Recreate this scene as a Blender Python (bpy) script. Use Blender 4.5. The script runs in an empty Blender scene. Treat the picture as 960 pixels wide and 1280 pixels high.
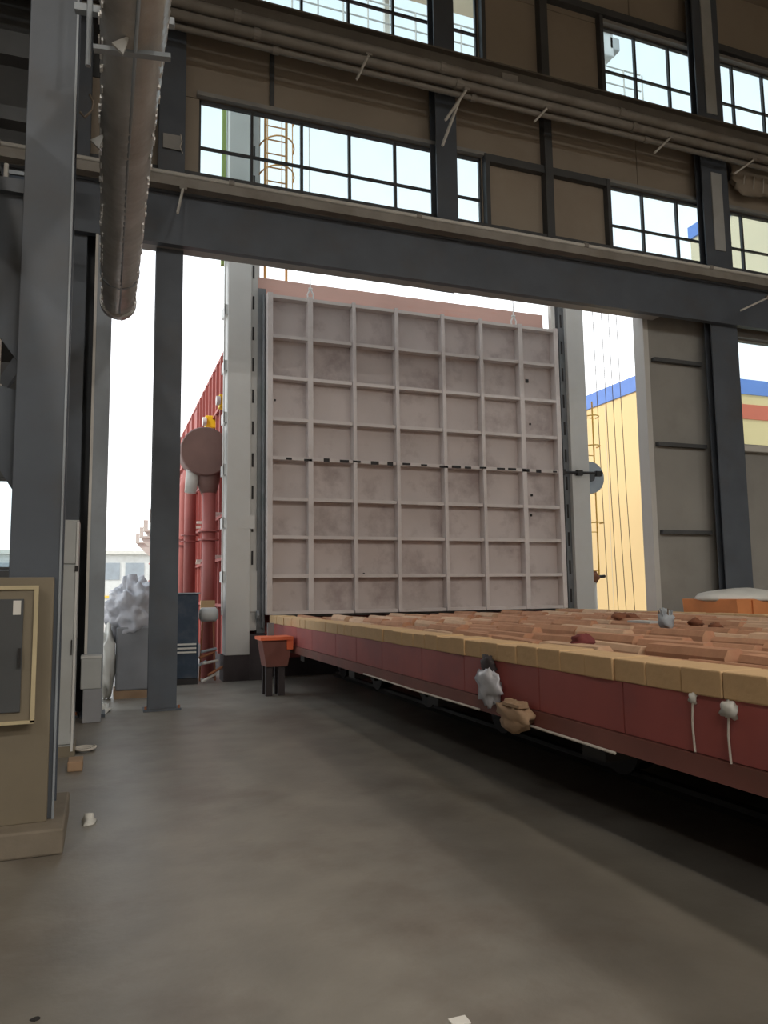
import bpy, math, random
from mathutils import Vector, Matrix, noise
random.seed(7)
R = math.radians
S = bpy.context.scene
COL = S.collection

# ------------------------------------------------------------------ camera
F_PX, EYE = 940.0, 1.6
YAW, PITCH, ROLL = R(20.5), R(6.0), R(-0.75)
FW = Vector((math.sin(YAW)*math.cos(PITCH), math.cos(YAW)*math.cos(PITCH), math.sin(PITCH)))
RT0 = Vector((math.cos(YAW), -math.sin(YAW), 0)); UP0 = RT0.cross(FW)
RT = RT0*math.cos(ROLL) + UP0*math.sin(ROLL); UP = UP0*math.cos(ROLL) - RT0*math.sin(ROLL)
cam = bpy.data.cameras.new('camera'); camo = bpy.data.objects.new('camera', cam); COL.objects.link(camo)
cam.sensor_fit = 'VERTICAL'; cam.sensor_height = 24.0; cam.lens = F_PX/1280*24.0
cam.clip_end = 600
camo.matrix_world = Matrix(((RT.x, UP.x, -FW.x, 0), (RT.y, UP.y, -FW.y, 0), (RT.z, UP.z, -FW.z, EYE), (0, 0, 0, 1)))
S.camera = camo
def ray(x, y): return FW + RT*(x-480)/F_PX - UP*(y-640)/F_PX
def onY(x, y, Y): d = ray(x, y); return Vector((0, 0, EYE)) + d*(Y/d.y)
def onX(x, y, X): d = ray(x, y); return Vector((0, 0, EYE)) + d*(X/d.x)
def onZ(x, y, Z): d = ray(x, y); return Vector((0, 0, EYE)) + d*((Z-EYE)/d.z)

# ------------------------------------------------------------------ sky, sun, exposure
W = bpy.data.worlds.new('sky'); S.world = W; W.use_nodes = True
nt = W.node_tree; nt.nodes.clear()
out = nt.nodes.new('ShaderNodeOutputWorld'); bg = nt.nodes.new('ShaderNodeBackground')
tc = nt.nodes.new('ShaderNodeTexCoord'); sep = nt.nodes.new('ShaderNodeSeparateXYZ'); ramp = nt.nodes.new('ShaderNodeValToRGB')
nt.links.new(tc.outputs['Generated'], sep.inputs[0]); nt.links.new(sep.outputs['Z'], ramp.inputs[0])
nt.links.new(ramp.outputs[0], bg.inputs['Color']); nt.links.new(bg.outputs[0], out.inputs[0])
cr = ramp.color_ramp
cr.elements[0].position = 0.0; cr.elements[0].color = (1.0, 1.0, 0.98, 1)
cr.elements[1].position = 1.0; cr.elements[1].color = (0.42, 0.49, 0.55, 1)
e = cr.elements.new(0.38); e.color = (0.80, 0.83, 0.86, 1)
e = cr.elements.new(0.55); e.color = (0.66, 0.71, 0.74, 1)
bg.inputs['Strength'].default_value = 2.3
sun = bpy.data.lights.new('sun', 'SUN'); sun.energy = 2.4; sun.angle = R(3); sun.color = (1.0, 0.93, 0.82)
suno = bpy.data.objects.new('sun', sun); COL.objects.link(suno)
sd = Vector((-0.72, -0.33, 0.60)).normalized()
suno.rotation_euler = sd.to_track_quat('Z', 'Y').to_euler(); suno.location = (-30, 20, 40)
S.view_settings.view_transform = 'Standard'; S.view_settings.look = 'None'
S.view_settings.exposure = 0.0; S.view_settings.gamma = 1.0; S.view_settings.use_curve_mapping = False
S.cycles.use_denoising = True
S.cycles.max_bounces = 10; S.cycles.diffuse_bounces = 5; S.cycles.transparent_max_bounces = 16
S.cycles.sample_clamp_indirect = 6.0

# ------------------------------------------------------------------ materials
def srgb(r, g, b):
    f = lambda c: (c/255/12.92) if c/255 <= 0.04045 else ((c/255+0.055)/1.055)**2.4
    return (f(r), f(g), f(b))
M = {}
def mat(name, col, rough=0.6, metal=0.0, var=0.25, scale=3.0, bump=0.0, bscale=40.0, dirt=None, dirt_amt=0.5, dscale=1.2, spec=0.4, stretch=(1, 1, 1)):
    m = bpy.data.materials.new(name); m.use_nodes = True; n = m.node_tree.nodes; l = m.node_tree.links
    b = n['Principled BSDF']; b.inputs['Roughness'].default_value = rough; b.inputs['Metallic'].default_value = metal
    b.inputs['Specular IOR Level'].default_value = spec
    t = n.new('ShaderNodeTexCoord'); mp = n.new('ShaderNodeMapping'); mp.inputs['Scale'].default_value = stretch
    l.new(t.outputs['Object'], mp.inputs[0])
    no = n.new('ShaderNodeTexNoise'); no.inputs['Scale'].default_value = scale; no.inputs['Detail'].default_value = 6
    l.new(mp.outputs[0], no.inputs['Vector'])
    r = n.new('ShaderNodeValToRGB'); l.new(no.outputs['Fac'], r.inputs[0])
    r.color_ramp.elements[0].position = 0.3; r.color_ramp.elements[1].position = 0.7
    r.color_ramp.elements[0].color = tuple(c*(1-var) for c in col)+(1,)
    r.color_ramp.elements[1].color = tuple(min(1, c*(1+var)) for c in col)+(1,)
    last = r.outputs[0]
    if dirt:
        n2 = n.new('ShaderNodeTexNoise'); n2.inputs['Scale'].default_value = dscale; n2.inputs['Detail'].default_value = 8; n2.inputs['Roughness'].default_value = 0.65
        l.new(mp.outputs[0], n2.inputs['Vector'])
        r2 = n.new('ShaderNodeValToRGB'); r2.color_ramp.elements[0].position = 0.5; r2.color_ramp.elements[1].position = 0.68
        r2.color_ramp.elements[1].color = (dirt_amt,)*3+(1,)
        r2.color_ramp.elements[0].color = (0, 0, 0, 1)
        l.new(n2.outputs['Fac'], r2.inputs[0])
        mx = n.new('ShaderNodeMix'); mx.data_type = 'RGBA'; l.new(r2.outputs[0], mx.inputs['Factor'])
        l.new(last, mx.inputs[6]); mx.inputs[7].default_value = tuple(dirt)+(1,); last = mx.outputs[2]
    l.new(last, b.inputs['Base Color'])
    if bump:
        n3 = n.new('ShaderNodeTexNoise'); n3.inputs['Scale'].default_value = bscale; n3.inputs['Detail'].default_value = 4
        l.new(mp.outputs[0], n3.inputs['Vector'])
        bp = n.new('ShaderNodeBump'); bp.inputs['Strength'].default_value = bump; bp.inputs['Distance'].default_value = 0.01
        l.new(n3.outputs['Fac'], bp.inputs['Height']); l.new(bp.outputs[0], b.inputs['Normal'])
    M[name] = m; return m
mat('concrete', (0.215, 0.198, 0.17), 0.42, var=0.16, scale=2.2, bump=0.12, bscale=25, dirt=(0.12, 0.09, 0.07), dirt_amt=0.55, dscale=0.9, spec=0.45)
mat('apron', (0.12, 0.105, 0.09), 0.55, var=0.15, scale=0.8, dirt=(0.07, 0.06, 0.05), dirt_amt=0.6, dscale=0.7)
mat('yard', (0.50, 0.48, 0.44), 0.9, var=0.1, scale=0.3, dirt=(0.36, 0.33, 0.28), dirt_amt=0.5, dscale=0.2)
mat('jamb_grey', (0.30, 0.295, 0.275), 0.55, var=0.08, scale=1.0, dirt=(0.2, 0.19, 0.17), dirt_amt=0.4, dscale=0.8)
mat('panel', (0.335, 0.29, 0.235), 0.6, var=0.06, scale=0.7, dirt=(0.25, 0.20, 0.155), dirt_amt=0.35, dscale=0.6)
mat('panel_bounce', (0.70, 0.70, 0.69), 0.6, var=0.05)  # bright outer skin, added to bounce light onto the furnace door
mat('steel_paint', (0.088, 0.104, 0.128), 0.5, var=0.12, scale=2, dirt=(0.09, 0.08, 0.07), dirt_amt=0.35)
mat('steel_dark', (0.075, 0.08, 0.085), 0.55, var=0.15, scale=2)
mat('steel_light', (0.30, 0.34, 0.38), 0.5, var=0.08, scale=2, dirt=(0.2, 0.2, 0.2), dirt_amt=0.3)
mat('girder', (0.15, 0.135, 0.115), 0.55, var=0.15, scale=2, dirt=(0.1, 0.08, 0.06), dirt_amt=0.4)
mat('pipe_grey', (0.27, 0.255, 0.23), 0.42, var=0.12, scale=3, dirt=(0.15, 0.12, 0.09), dirt_amt=0.5)
mat('trim_grey', (0.30, 0.30, 0.29), 0.5, var=0.1)
mat('frame_dark', (0.06, 0.065, 0.07), 0.45, var=0.1)
mat('furnace_grey', (0.55, 0.49, 0.475), 0.6, var=0.06, scale=1.2, dirt=(0.27, 0.21, 0.205), dirt_amt=0.62, dscale=1.3, bump=0.05, bscale=12)
mat('furnace_rib', (0.61, 0.56, 0.54), 0.6, var=0.05, scale=2, dirt=(0.42, 0.36, 0.33), dirt_amt=0.4, dscale=2.2)
mat('furnace_header', (0.66, 0.42, 0.36), 0.6, var=0.08, scale=1.5, dirt=(0.66, 0.24, 0.13), dirt_amt=0.85, dscale=1.0, stretch=(0.35, 1, 2.0))
mat('pillar_grey', (0.56, 0.56, 0.54), 0.5, var=0.05, scale=1.0, dirt=(0.45, 0.43, 0.39), dirt_amt=0.35, dscale=1.0)
mat('guide_steel', (0.16, 0.17, 0.18), 0.4, var=0.2, scale=3, dirt=(0.10, 0.13, 0.12), dirt_amt=0.5)
mat('soot', (0.028, 0.026, 0.026), 0.7, var=0.2)
mat('base_purple', (0.055, 0.045, 0.048), 0.7, var=0.2)
mat('furnace_red', (0.34, 0.085, 0.075), 0.55, var=0.12, scale=1.2, dirt=(0.24, 0.06, 0.055), dirt_amt=0.4)
mat('pipe_red', (0.35, 0.105, 0.095), 0.5, var=0.1, scale=1.5, dirt=(0.26, 0.09, 0.07), dirt_amt=0.4)
mat('drum_brown', (0.20, 0.115, 0.10), 0.6, var=0.12, scale=2)
mat('car_red', (0.36, 0.095, 0.085), 0.55, var=0.12, scale=1.4, dirt=(0.23, 0.085, 0.095), dirt_amt=0.5, dscale=1.5)
mat('car_flange', (0.20, 0.075, 0.06), 0.6, var=0.15, scale=2, dirt=(0.12, 0.08, 0.06), dirt_amt=0.5)
mat('brick_tan', (0.62, 0.42, 0.23), 0.85, var=0.10, scale=3, dirt=(0.50, 0.31, 0.15), dirt_amt=0.5, dscale=3, bump=0.3, bscale=30)
mat('bar_brown', (0.50, 0.27, 0.16), 0.85, var=0.18, scale=3, dirt=(0.34, 0.13, 0.08), dirt_amt=0.6, dscale=2, bump=0.3, bscale=20)
mat('bar_pale', (0.62, 0.42, 0.28), 0.85, var=0.15, scale=3, dirt=(0.42, 0.2, 0.12), dirt_amt=0.5, dscale=2, bump=0.3, bscale=20)
mat('deck_rust', (0.15, 0.065, 0.045), 0.9, var=0.25, scale=3)
mat('wheel_iron', (0.035, 0.033, 0.032), 0.6, var=0.2)
mat('orange_paint', (0.80, 0.17, 0.07), 0.45, var=0.1)
mat('orange_skip', (0.62, 0.24, 0.09), 0.6, var=0.12, scale=2, dirt=(0.42, 0.19, 0.09), dirt_amt=0.4)
mat('tarp_white', (0.66, 0.66, 0.62), 0.5, var=0.08, bump=0.4, bscale=8)
mat('plastic_film', (0.52, 0.53, 0.58), 0.25, var=0.12, scale=3, bump=0.7, bscale=6, spec=0.6)
mat('grey_block', (0.27, 0.28, 0.30), 0.7, var=0.12, scale=2)
mat('blue_paint', (0.03, 0.05, 0.08), 0.5, var=0.25, scale=3, dirt=(0.12, 0.12, 0.12), dirt_amt=0.4, dscale=3)
mat('duct_foil', (0.50, 0.50, 0.49), 0.36, metal=0.25, var=0.15, scale=2.5, bump=0.5, bscale=16, dirt=(0.40, 0.34, 0.28), dirt_amt=0.5, dscale=1.0)
mat('foil_glint', (0.92, 0.92, 0.9), 0.3, metal=0.1, var=0.1, scale=8)  # near-white for the glints painted along the duct
mat('white_steel', (0.62, 0.63, 0.62), 0.45, var=0.05, dirt=(0.48, 0.47, 0.43), dirt_amt=0.3)
mat('cabinet_grey', (0.42, 0.44, 0.44), 0.5, var=0.06, dirt=(0.33, 0.32, 0.29), dirt_amt=0.3)
mat('olive_warm_tone', (0.21, 0.18, 0.13), 0.5, var=0.1, scale=2, dirt=(0.17, 0.14, 0.10), dirt_amt=0.4)  # olive; on the column foot plate it stands for warm lamp light
mat('plinth', (0.21, 0.18, 0.14), 0.85, var=0.15, scale=4, bump=0.3, bscale=20)
mat('gold_edge', (0.55, 0.47, 0.30), 0.5, var=0.1)
mat('sticker_white', (0.75, 0.74, 0.70), 0.5, var=0.04)
mat('sticker_red', (0.6, 0.06, 0.08), 0.5, var=0.05)
mat('yellow_wall', (0.72, 0.55, 0.28), 0.75, var=0.03, scale=0.3, dirt=(0.68, 0.52, 0.27), dirt_amt=0.3, dscale=0.2)
mat('beige_wall', (0.62, 0.54, 0.38), 0.75, var=0.03, scale=0.3)
mat('blue_band', (0.13, 0.24, 0.58), 0.6, var=0.05)
mat('red_band', (0.58, 0.13, 0.07), 0.6, var=0.05)
mat('yellow_paint', (0.85, 0.56, 0.02), 0.45, var=0.05)
mat('ladder_yellow', (0.80, 0.52, 0.10), 0.5, var=0.05)
mat('ladder_orange', (0.72, 0.40, 0.14), 0.5, var=0.05)
mat('cable', (0.16, 0.13, 0.10), 0.6, var=0.1)
mat('rope', (0.62, 0.58, 0.52), 0.9, var=0.1)
mat('cardboard', (0.36, 0.24, 0.15), 0.85, var=0.12, scale=5)
mat('lump_red', (0.20, 0.05, 0.05), 0.9, var=0.2)
mat('scrap_brown', (0.22, 0.09, 0.05), 0.9, var=0.25)
mat('hook_pale', (0.75, 0.75, 0.74), 0.4, var=0.05)
mat('green_strip', (0.25, 0.33, 0.10), 0.6, var=0.05)
mat('pale_steel', (0.62, 0.61, 0.57), 0.5, var=0.06)
mat('lamp_body', (0.3, 0.3, 0.3), 0.4, var=0.05)
mat('rust', (0.30, 0.12, 0.06), 0.85, var=0.25, scale=5)
# glass
m = bpy.data.materials.new('window_glass'); m.use_nodes = True; n = m.node_tree.nodes; l = m.node_tree.links; n.clear()
o_ = n.new('ShaderNodeOutputMaterial'); tr = n.new('ShaderNodeBsdfTransparent'); gl = n.new('ShaderNodeBsdfGlossy'); mx = n.new('ShaderNodeMixShader')
no = n.new('ShaderNodeTexNoise'); no.inputs['Scale'].default_value = 1.5; rp = n.new('ShaderNodeValToRGB')
rp.color_ramp.elements[0].color = (0.76, 0.83, 0.85, 1); rp.color_ramp.elements[1].color = (0.82, 0.88, 0.90, 1)
l.new(no.outputs['Fac'], rp.inputs[0]); l.new(rp.outputs[0], tr.inputs[0]); gl.inputs['Roughness'].default_value = 0.05
mx.inputs[0].default_value = 0.06; l.new(tr.outputs[0], mx.inputs[1]); l.new(gl.outputs[0], mx.inputs[2]); l.new(mx.outputs[0], o_.inputs[0]); M['glass'] = m
m = bpy.data.materials.new('lamp_glow'); m.use_nodes = True; b = m.node_tree.nodes['Principled BSDF']
b.inputs['Emission Color'].default_value = (1, 0.9, 0.75, 1); b.inputs['Emission Strength'].default_value = 6; M['lamp_glow'] = m

# ------------------------------------------------------------------ mesh helpers
class MB:
    def __init__(s): s.v = []; s.f = []
    def box(s, x0, x1, y0, y1, z0, z1):
        b = len(s.v)
        s.v += [(x0,y0,z0),(x1,y0,z0),(x1,y1,z0),(x0,y1,z0),(x0,y0,z1),(x1,y0,z1),(x1,y1,z1),(x0,y1,z1)]
        s.f += [tuple(b+i for i in q) for q in ((0,3,2,1),(4,5,6,7),(0,1,5,4),(1,2,6,5),(2,3,7,6),(3,0,4,7))]
        return s
    def prism(s, poly, axis, a0, a1):
        # poly: 2D points; axis 0: (y,z) extruded in x, 1: (x,z) in y, 2: (x,y) in z
        n = len(poly); b = len(s.v)
        def mk(p, a): return {0: (a, p[0], p[1]), 1: (p[0], a, p[1]), 2: (p[0], p[1], a)}[axis]
        s.v += [mk(p, a0) for p in poly] + [mk(p, a1) for p in poly]
        s.f.append(tuple(b+i for i in range(n))[::-1]); s.f.append(tuple(b+n+i for i in range(n)))
        for i in range(n): j = (i+1) % n; s.f.append((b+i, b+j, b+n+j, b+n+i))
        return s
    def tube(s, pts, r, seg=10, cap=True):
        pts = [Vector(p) for p in pts]; rr = r if isinstance(r, (list, tuple)) else [r]*len(pts)
        b0 = len(s.v); ref = None
        for i, p in enumerate(pts):
            d = (pts[min(i+1, len(pts)-1)] - pts[max(i-1, 0)]).normalized()
            if ref is None: ref = Vector((0, 0, 1)) if abs(d.z) < 0.9 else Vector((1, 0, 0))
            u = d.cross(ref)
            if u.length < 1e-4: u = d.orthogonal()
            u.normalize(); w = d.cross(u).normalized(); ref = u.cross(d).normalized()
            for k in range(seg):
                a = 2*math.pi*k/seg; s.v.append(tuple(p + (u*math.cos(a)+w*math.sin(a))*rr[i]))
        for i in range(len(pts)-1):
            for k in range(seg):
                k2 = (k+1) % seg; a = b0+i*seg
                s.f.append((a+k, a+k2, a+seg+k2, a+seg+k))
        if cap:
            s.f.append(tuple(b0+k for k in range(seg))[::-1]); e = b0+(len(pts)-1)*seg; s.f.append(tuple(e+k for k in range(seg)))
        return s
    def bar(s, a, b, w, h):
        a, b = Vector(a), Vector(b); d = (b-a).normalized(); u = d.cross(Vector((0,0,1)))
        if u.length < 1e-3: u = Vector((1,0,0))
        u.normalize(); k = d.cross(u).normalized(); n = len(s.v)
        for p in (a, b):
            for (i, j) in ((-1,-1),(1,-1),(1,1),(-1,1)): s.v.append(tuple(p+u*i*w/2+k*j*h/2))
        s.f += [tuple(n+i for i in q) for q in ((0,1,2,3),(7,6,5,4),(0,4,5,1),(1,5,6,2),(2,6,7,3),(3,7,4,0))]
        return s
    def lump(s, c, rad, seed=0, amp=0.3, seg=18, rings=12, freq=1.6, flat=None):
        c = Vector(c); b = len(s.v)
        for i in range(rings+1):
            th = math.pi*i/rings
            for k in range(seg):
                a = 2*math.pi*k/seg; d = Vector((math.sin(th)*math.cos(a), math.sin(th)*math.sin(a), math.cos(th)))
                q = 1+amp*noise.noise(d*freq+Vector((seed*3.1, seed*1.7, seed)))+amp*0.4*noise.noise(d*freq*3+Vector((seed, 0, 0)))
                p = c+Vector((d.x*rad[0]*q, d.y*rad[1]*q, d.z*rad[2]*q))
                if flat is not None and p.z < flat: p.z = flat
                s.v.append(tuple(p))
        for i in range(rings):
            for k in range(seg):
                k2 = (k+1) % seg; s.f.append((b+i*seg+k, b+(i+1)*seg+k, b+(i+1)*seg+k2, b+i*seg+k2))
        return s
    def build(s, name, m, parent=None, smooth=False, bevel=0.0):
        me = bpy.data.meshes.new(name); me.from_pydata(s.v, [], s.f); me.update()
        me.materials.append(M[m] if isinstance(m, str) else m)
        o = bpy.data.objects.new(name, me); COL.objects.link(o)
        if smooth:
            for p in me.polygons: p.use_smooth = True
        if parent: o.parent = parent; o.matrix_parent_inverse = parent.matrix_basis.inverted()
        if bevel:
            bv = o.modifiers.new('bevel', 'BEVEL'); bv.width = bevel; bv.segments = 2; bv.limit_method = 'ANGLE'
        return o
def B(x0, x1, y0, y1, z0, z1): return MB().box(x0, x1, y0, y1, z0, z1)
def tag(o, label, cat, group=None):
    o['label'] = label; o['category'] = cat
    if group: o['group'] = group
    return o
def thing(name, label, cat, loc=(0,0,0), group=None):
    o = bpy.data.objects.new(name, None); COL.objects.link(o); o.location = loc; o.empty_display_size = 0.2
    return tag(o, label, cat, group)
def struct(o, label=None):
    o['kind'] = 'structure'
    if label: o['label'] = label
    return o
def sempty(name, loc=(0,0,0)):
    o = bpy.data.objects.new(name, None); COL.objects.link(o); o.location = loc; o['kind'] = 'structure'; return o
def piece(mesh_o, parent, loc, rot=(0,0,0), scale=(1,1,1)):
    c = mesh_o.copy(); COL.objects.link(c); c.parent = parent; c.matrix_parent_inverse = mesh_o.matrix_parent_inverse.copy(); c.location = loc; c.rotation_euler = rot; c.scale = scale; return c

# ================================================================== the hall shell
HX0, HX1, HY0, YP, HZ = -22.0, 26.0, -16.0, 11.3, 14.2      # YP: inner face of the gable wall panels
struct(B(HX0, HX1, HY0, YP+0.25, -0.2, 0.0).build('floor', 'concrete'), 'worn grey concrete hall floor')
struct(B(HX0, HX1, YP+0.25, 17.0, -0.2, 0.0).build('floor_apron', 'concrete'), 'worn concrete apron between the hall and the furnace')
struct(MB().box(-120, 160, 17.0, 220, -0.25, -0.02).build('floor_outside', 'yard'), 'pale sunlit concrete yard outside the gate')
c_ = sempty('ceiling')
for i in range(8):
    x0 = HX0+i*6.0
    B(x0, x0+5.98, HY0, YP+0.1, HZ, HZ+0.12).build('roof_sheet', 'panel', c_)
struct(B(HX0-0.2, HX0, HY0, YP, 0, HZ).build('wall_left', 'panel'))
struct(B(HX1, HX1+0.2, HY0, YP, 0, HZ).build('wall_right', 'panel'))
struct(B(HX0, HX1, HY0-0.2, HY0, 0, HZ).build('wall_back', 'panel'))

wf = sempty('wall_front', (4.5, YP, 0)); wf['label'] = 'gable wall of beige sandwich panels with two window bands'
def panel(x0, x1, z0, z1, m='panel'):
    o = B(x0+0.006, x1-0.006, YP, YP+0.10, z0+0.006, z1-0.006).build('wall_panel', m, wf)
    B(x0+0.002, x1-0.002, YP+0.102, YP+0.13, z0+0.002, z1-0.002).build('bounce_sheet', 'panel_bounce', wf)  # added reflector sheet, out of view, brightening the furnace door
    return o
WZ = ((8.03, 9.29), (11.12, 12.60))
MU1 = [1.24+0.82*k for k in range(7)]          # window mullions west part: 1.24 .. 6.16
MU2 = [8.87+0.84*k for k in range(7)]          # east part: 8.87 .. 13.91
JL, JR, LZ = 0.0, 9.55, 6.62                   # gate opening
# lower band beside the gate
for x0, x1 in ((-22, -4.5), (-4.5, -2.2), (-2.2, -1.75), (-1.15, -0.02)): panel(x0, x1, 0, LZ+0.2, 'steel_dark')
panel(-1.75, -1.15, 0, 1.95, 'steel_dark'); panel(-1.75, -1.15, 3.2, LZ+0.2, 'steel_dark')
panel(JR, 11.1, 0, LZ+0.2, 'jamb_grey')
for x0, x1 in ((11.1, 13.2), (13.2, 15.6), (15.6, 18.2), (18.2, 26)): panel(x0, x1, 0, 4.35, 'jamb_grey')
panel(18.2, 26, 4.35, LZ+0.2); panel(11.1, 18.2, LZ, LZ+0.2)
xs = [-22, -4.5, -2.2, 0, 2.37, 5.33, 7.49, 9.6, 11.4, 13.9, 16.4, 18.9, 26]
for x0, x1 in zip(xs[:-1], xs[1:]):
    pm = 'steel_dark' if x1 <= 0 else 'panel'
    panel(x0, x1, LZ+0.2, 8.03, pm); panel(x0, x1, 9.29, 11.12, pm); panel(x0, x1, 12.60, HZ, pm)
for z0, z1 in WZ:
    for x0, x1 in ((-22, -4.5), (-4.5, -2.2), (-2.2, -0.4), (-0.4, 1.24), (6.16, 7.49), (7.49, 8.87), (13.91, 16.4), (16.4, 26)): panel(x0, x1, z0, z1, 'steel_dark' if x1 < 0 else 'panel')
# windows of the two bands
def window(idx, mus, z0, z1):
    w = sempty('window_%d' % idx, (mus[0], YP, z0))
    mid = z0+(z1-z0)*0.38; y0, y1 = YP+0.01, YP+0.07
    fr = MB().box(mus[0]-0.02, mus[-1]+0.02, y0, y1, z0, z0+0.035).box(mus[0]-0.02, mus[-1]+0.02, y0, y1, z1-0.05, z1).box(mus[0]-0.03, mus[0]+0.025, y0, y1, z0, z1).box(mus[-1]-0.03, mus[-1]+0.03, y0, y1, z0, z1)
    fr.build('window_frame', 'frame_dark', w)
    for x in mus[1:-1]: B(x-0.022, x+0.022, y0, y1, z0+0.03, z1-0.04).build('mullion', 'frame_dark', w)
    B(mus[0]+0.02, mus[-1]-0.02, y0+0.005, y1-0.005, mid-0.018, mid+0.018).build('transom', 'frame_dark', w)
    for a, b in zip(mus[:-1], mus[1:]):
        B(a+0.02, b-0.02, YP+0.035, YP+0.041, z0+0.03, mid-0.016).build('pane', 'glass', w)
        B(a+0.02, b-0.02, YP+0.035, YP+0.041, mid+0.016, z1-0.045).build('pane', 'glass', w)
    # strip above the glass; the lit soffit is put into its lighter grey
    B(mus[0]-0.05, mus[-1]+0.05, YP-0.10, YP-0.005, z1+0.005, z1+0.07).build('lit_head_strip', 'trim_grey', w)
i = 1
for mus in (MU1, MU2):
    for z0, z1 in WZ: window(i, mus, z0, z1); i += 1
# ribbon window of the bay beyond the right column
w = sempty('window_5', (11.7, YP, 4.35))
fr = MB().box(11.1, 18.2, YP+0.01, YP+0.08, 4.35, 4.42).box(11.1, 18.2, YP+0.01, YP+0.08, LZ-0.07, LZ)
fr.build('window_frame', 'trim_grey', w)
for x in (11.13, 13.2, 15.3, 17.3, 18.17): B(x-0.03, x+0.03, YP+0.01, YP+0.08, 4.42, LZ-0.07).build('mullion', 'trim_grey', w)
for a, b in ((11.16, 13.17), (13.23, 15.27), (15.33, 17.27), (17.33, 18.14)): B(a, b, YP+0.04, YP+0.046, 4.42, LZ-0.07).build('pane', 'glass', w)
B(11.1, 18.2, YP-0.12, YP, 4.25, 4.37).build('window_sill', 'pale_steel', w)

w = sempty('window_6', (-1.45, YP, 1.95))
MB().box(-1.75, -1.15, YP+0.01, YP+0.07, 1.95, 1.99).box(-1.75, -1.15, YP+0.01, YP+0.07, 3.16, 3.2).box(-1.75, -1.71, YP+0.01, YP+0.07, 1.99, 3.16).box(-1.19, -1.15, YP+0.01, YP+0.07, 1.99, 3.16).build('window_frame', 'frame_dark', w)
B(-1.71, -1.19, YP+0.035, YP+0.041, 1.99, 3.16).build('pane', 'glass', w)
# girts and posts of the wall frame
t = 1
def trim(x0, x1, y0, y1, z0, z1, m='steel_dark'):
    global t
    o = struct(B(x0, x1, y0, y1, z0, z1).build('trim_%d' % t, m)); t += 1; return o
trim(6.18, 8.86, YP-0.12, YP, 9.19, 9.33)                     # girt across the blind bay
for z0, z1 in ((7.6, 11.12), (11.12, HZ)): trim(7.41, 7.57, YP-0.16, YP, z0, z1)
for x in (6.19, 8.78):
    trim(x, x+0.08, YP-0.13, YP, 7.95, 9.32); trim(x, x+0.08, YP-0.13, YP, 11.05, 12.7)
trim(-7, 26, YP-0.14, YP, 7.62, 8.0)                          # sill girt of the lower windows
trim(-7, 26, YP-0.10, YP, 10.80, 11.09, 'girder')             # sill girt of the upper windows
trim(-7, 26, YP-0.14, YP, 12.72, 12.86)
trim(2.34, 2.41, YP-0.05, YP, 9.36, 10.3)
# head of the gate: soffit lip
trim(-0.02, JR+0.1, 10.92, 11.14, LZ+0.02, LZ+0.06, 'trim_grey')
trim(11.1, 18.2, YP-0.1, YP+0.2, LZ-0.04, LZ+0.06, 'trim_grey')
# gate reveals
trim(JR-0.015, JR+0.10, YP-0.02, YP+0.26, 0.0, LZ+0.2, 'pillar_grey')
# horizontal girts on the panel beside the gate
for py in (452, 556, 665):
    z = onY(850, py, YP-0.1).z
    trim(JR+0.16, 10.86, YP-0.10, YP, z-0.035, z+0.035, 'steel_dark')

# ------------------------------------------------------------------ columns
def hcol(name, label, x0, x1, yf, depth, z0, z1, m='steel_paint', plate=True, cat='column', group=None):
    c = thing(name, label, cat, ((x0+x1)/2, yf+depth/2, z0), group)
    xm = (x0+x1)/2
    B(x0, x1, yf, yf+0.025, z0, z1).build('flange', m, c)
    B(x0, x1, yf+depth-0.025, yf+depth, z0, z1).build('flange', m, c)
    B(xm-0.01, xm+0.01, yf+0.025, yf+depth-0.025, z0, z1).build('web', m, c)
    if plate:
        B(x0-0.06, x1+0.06, yf-0.06, yf+depth+0.02, z0, z0+0.03).build('base_plate', m, c)
        for bx in (x0-0.03, x1+0.03): MB().tube([(bx, yf-0.03, z0+0.03), (bx, yf-0.03, z0+0.07)], 0.018, 6).build('anchor_bolt', 'rust', c)
    return c
hcol('steel_column', 'slate grey steel column standing inside the gate opening', 0.62, 1.0, 11.0, 0.24, 0, HZ)
hcol('steel_column', 'dark steel wind post above the gate between two windows', 5.14, 5.53, 10.98, 0.26, LZ+0.05, HZ, plate=False)
c3 = hcol('steel_column', 'dark steel column beside the grey panelled gate jamb', 10.85, 11.5, 10.92, 0.18, 0, HZ)
B(11.06, 11.32, 10.895, 10.919, 8.15, 9.75).build('flange_highlight', 'cabinet_grey', c3)  # highlight on the flange, painted as a paler strip
B(11.06, 11.32, 10.895, 10.919, 11.0, 13.6).build('flange_highlight', 'cabinet_grey', c3)  # upper flange highlight, likewise put into the colour
hcol('steel_column', 'dark steel corner column behind the tall white cabinet', -0.69, -0.32, 10.92, 0.34, 0, HZ)
jp = thing('gate_post', 'gate post toned pale as if sky-lit, edging the gate next to the duct end', 'post', (-0.08, 10.9, 0))
B(-0.20, 0.03, 10.82, 11.20, 0, LZ).build('post_body', 'steel_light', jp)  # skylight on this face is put into its lighter colour
B(-0.24, 0.07, 10.76, 11.22, 0, 0.04).build('base_plate', 'steel_paint', jp)
B(-0.205, -0.17, 10.79, 10.82, 0.04, LZ).build('edge_strip', 'pale_steel', jp)

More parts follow.
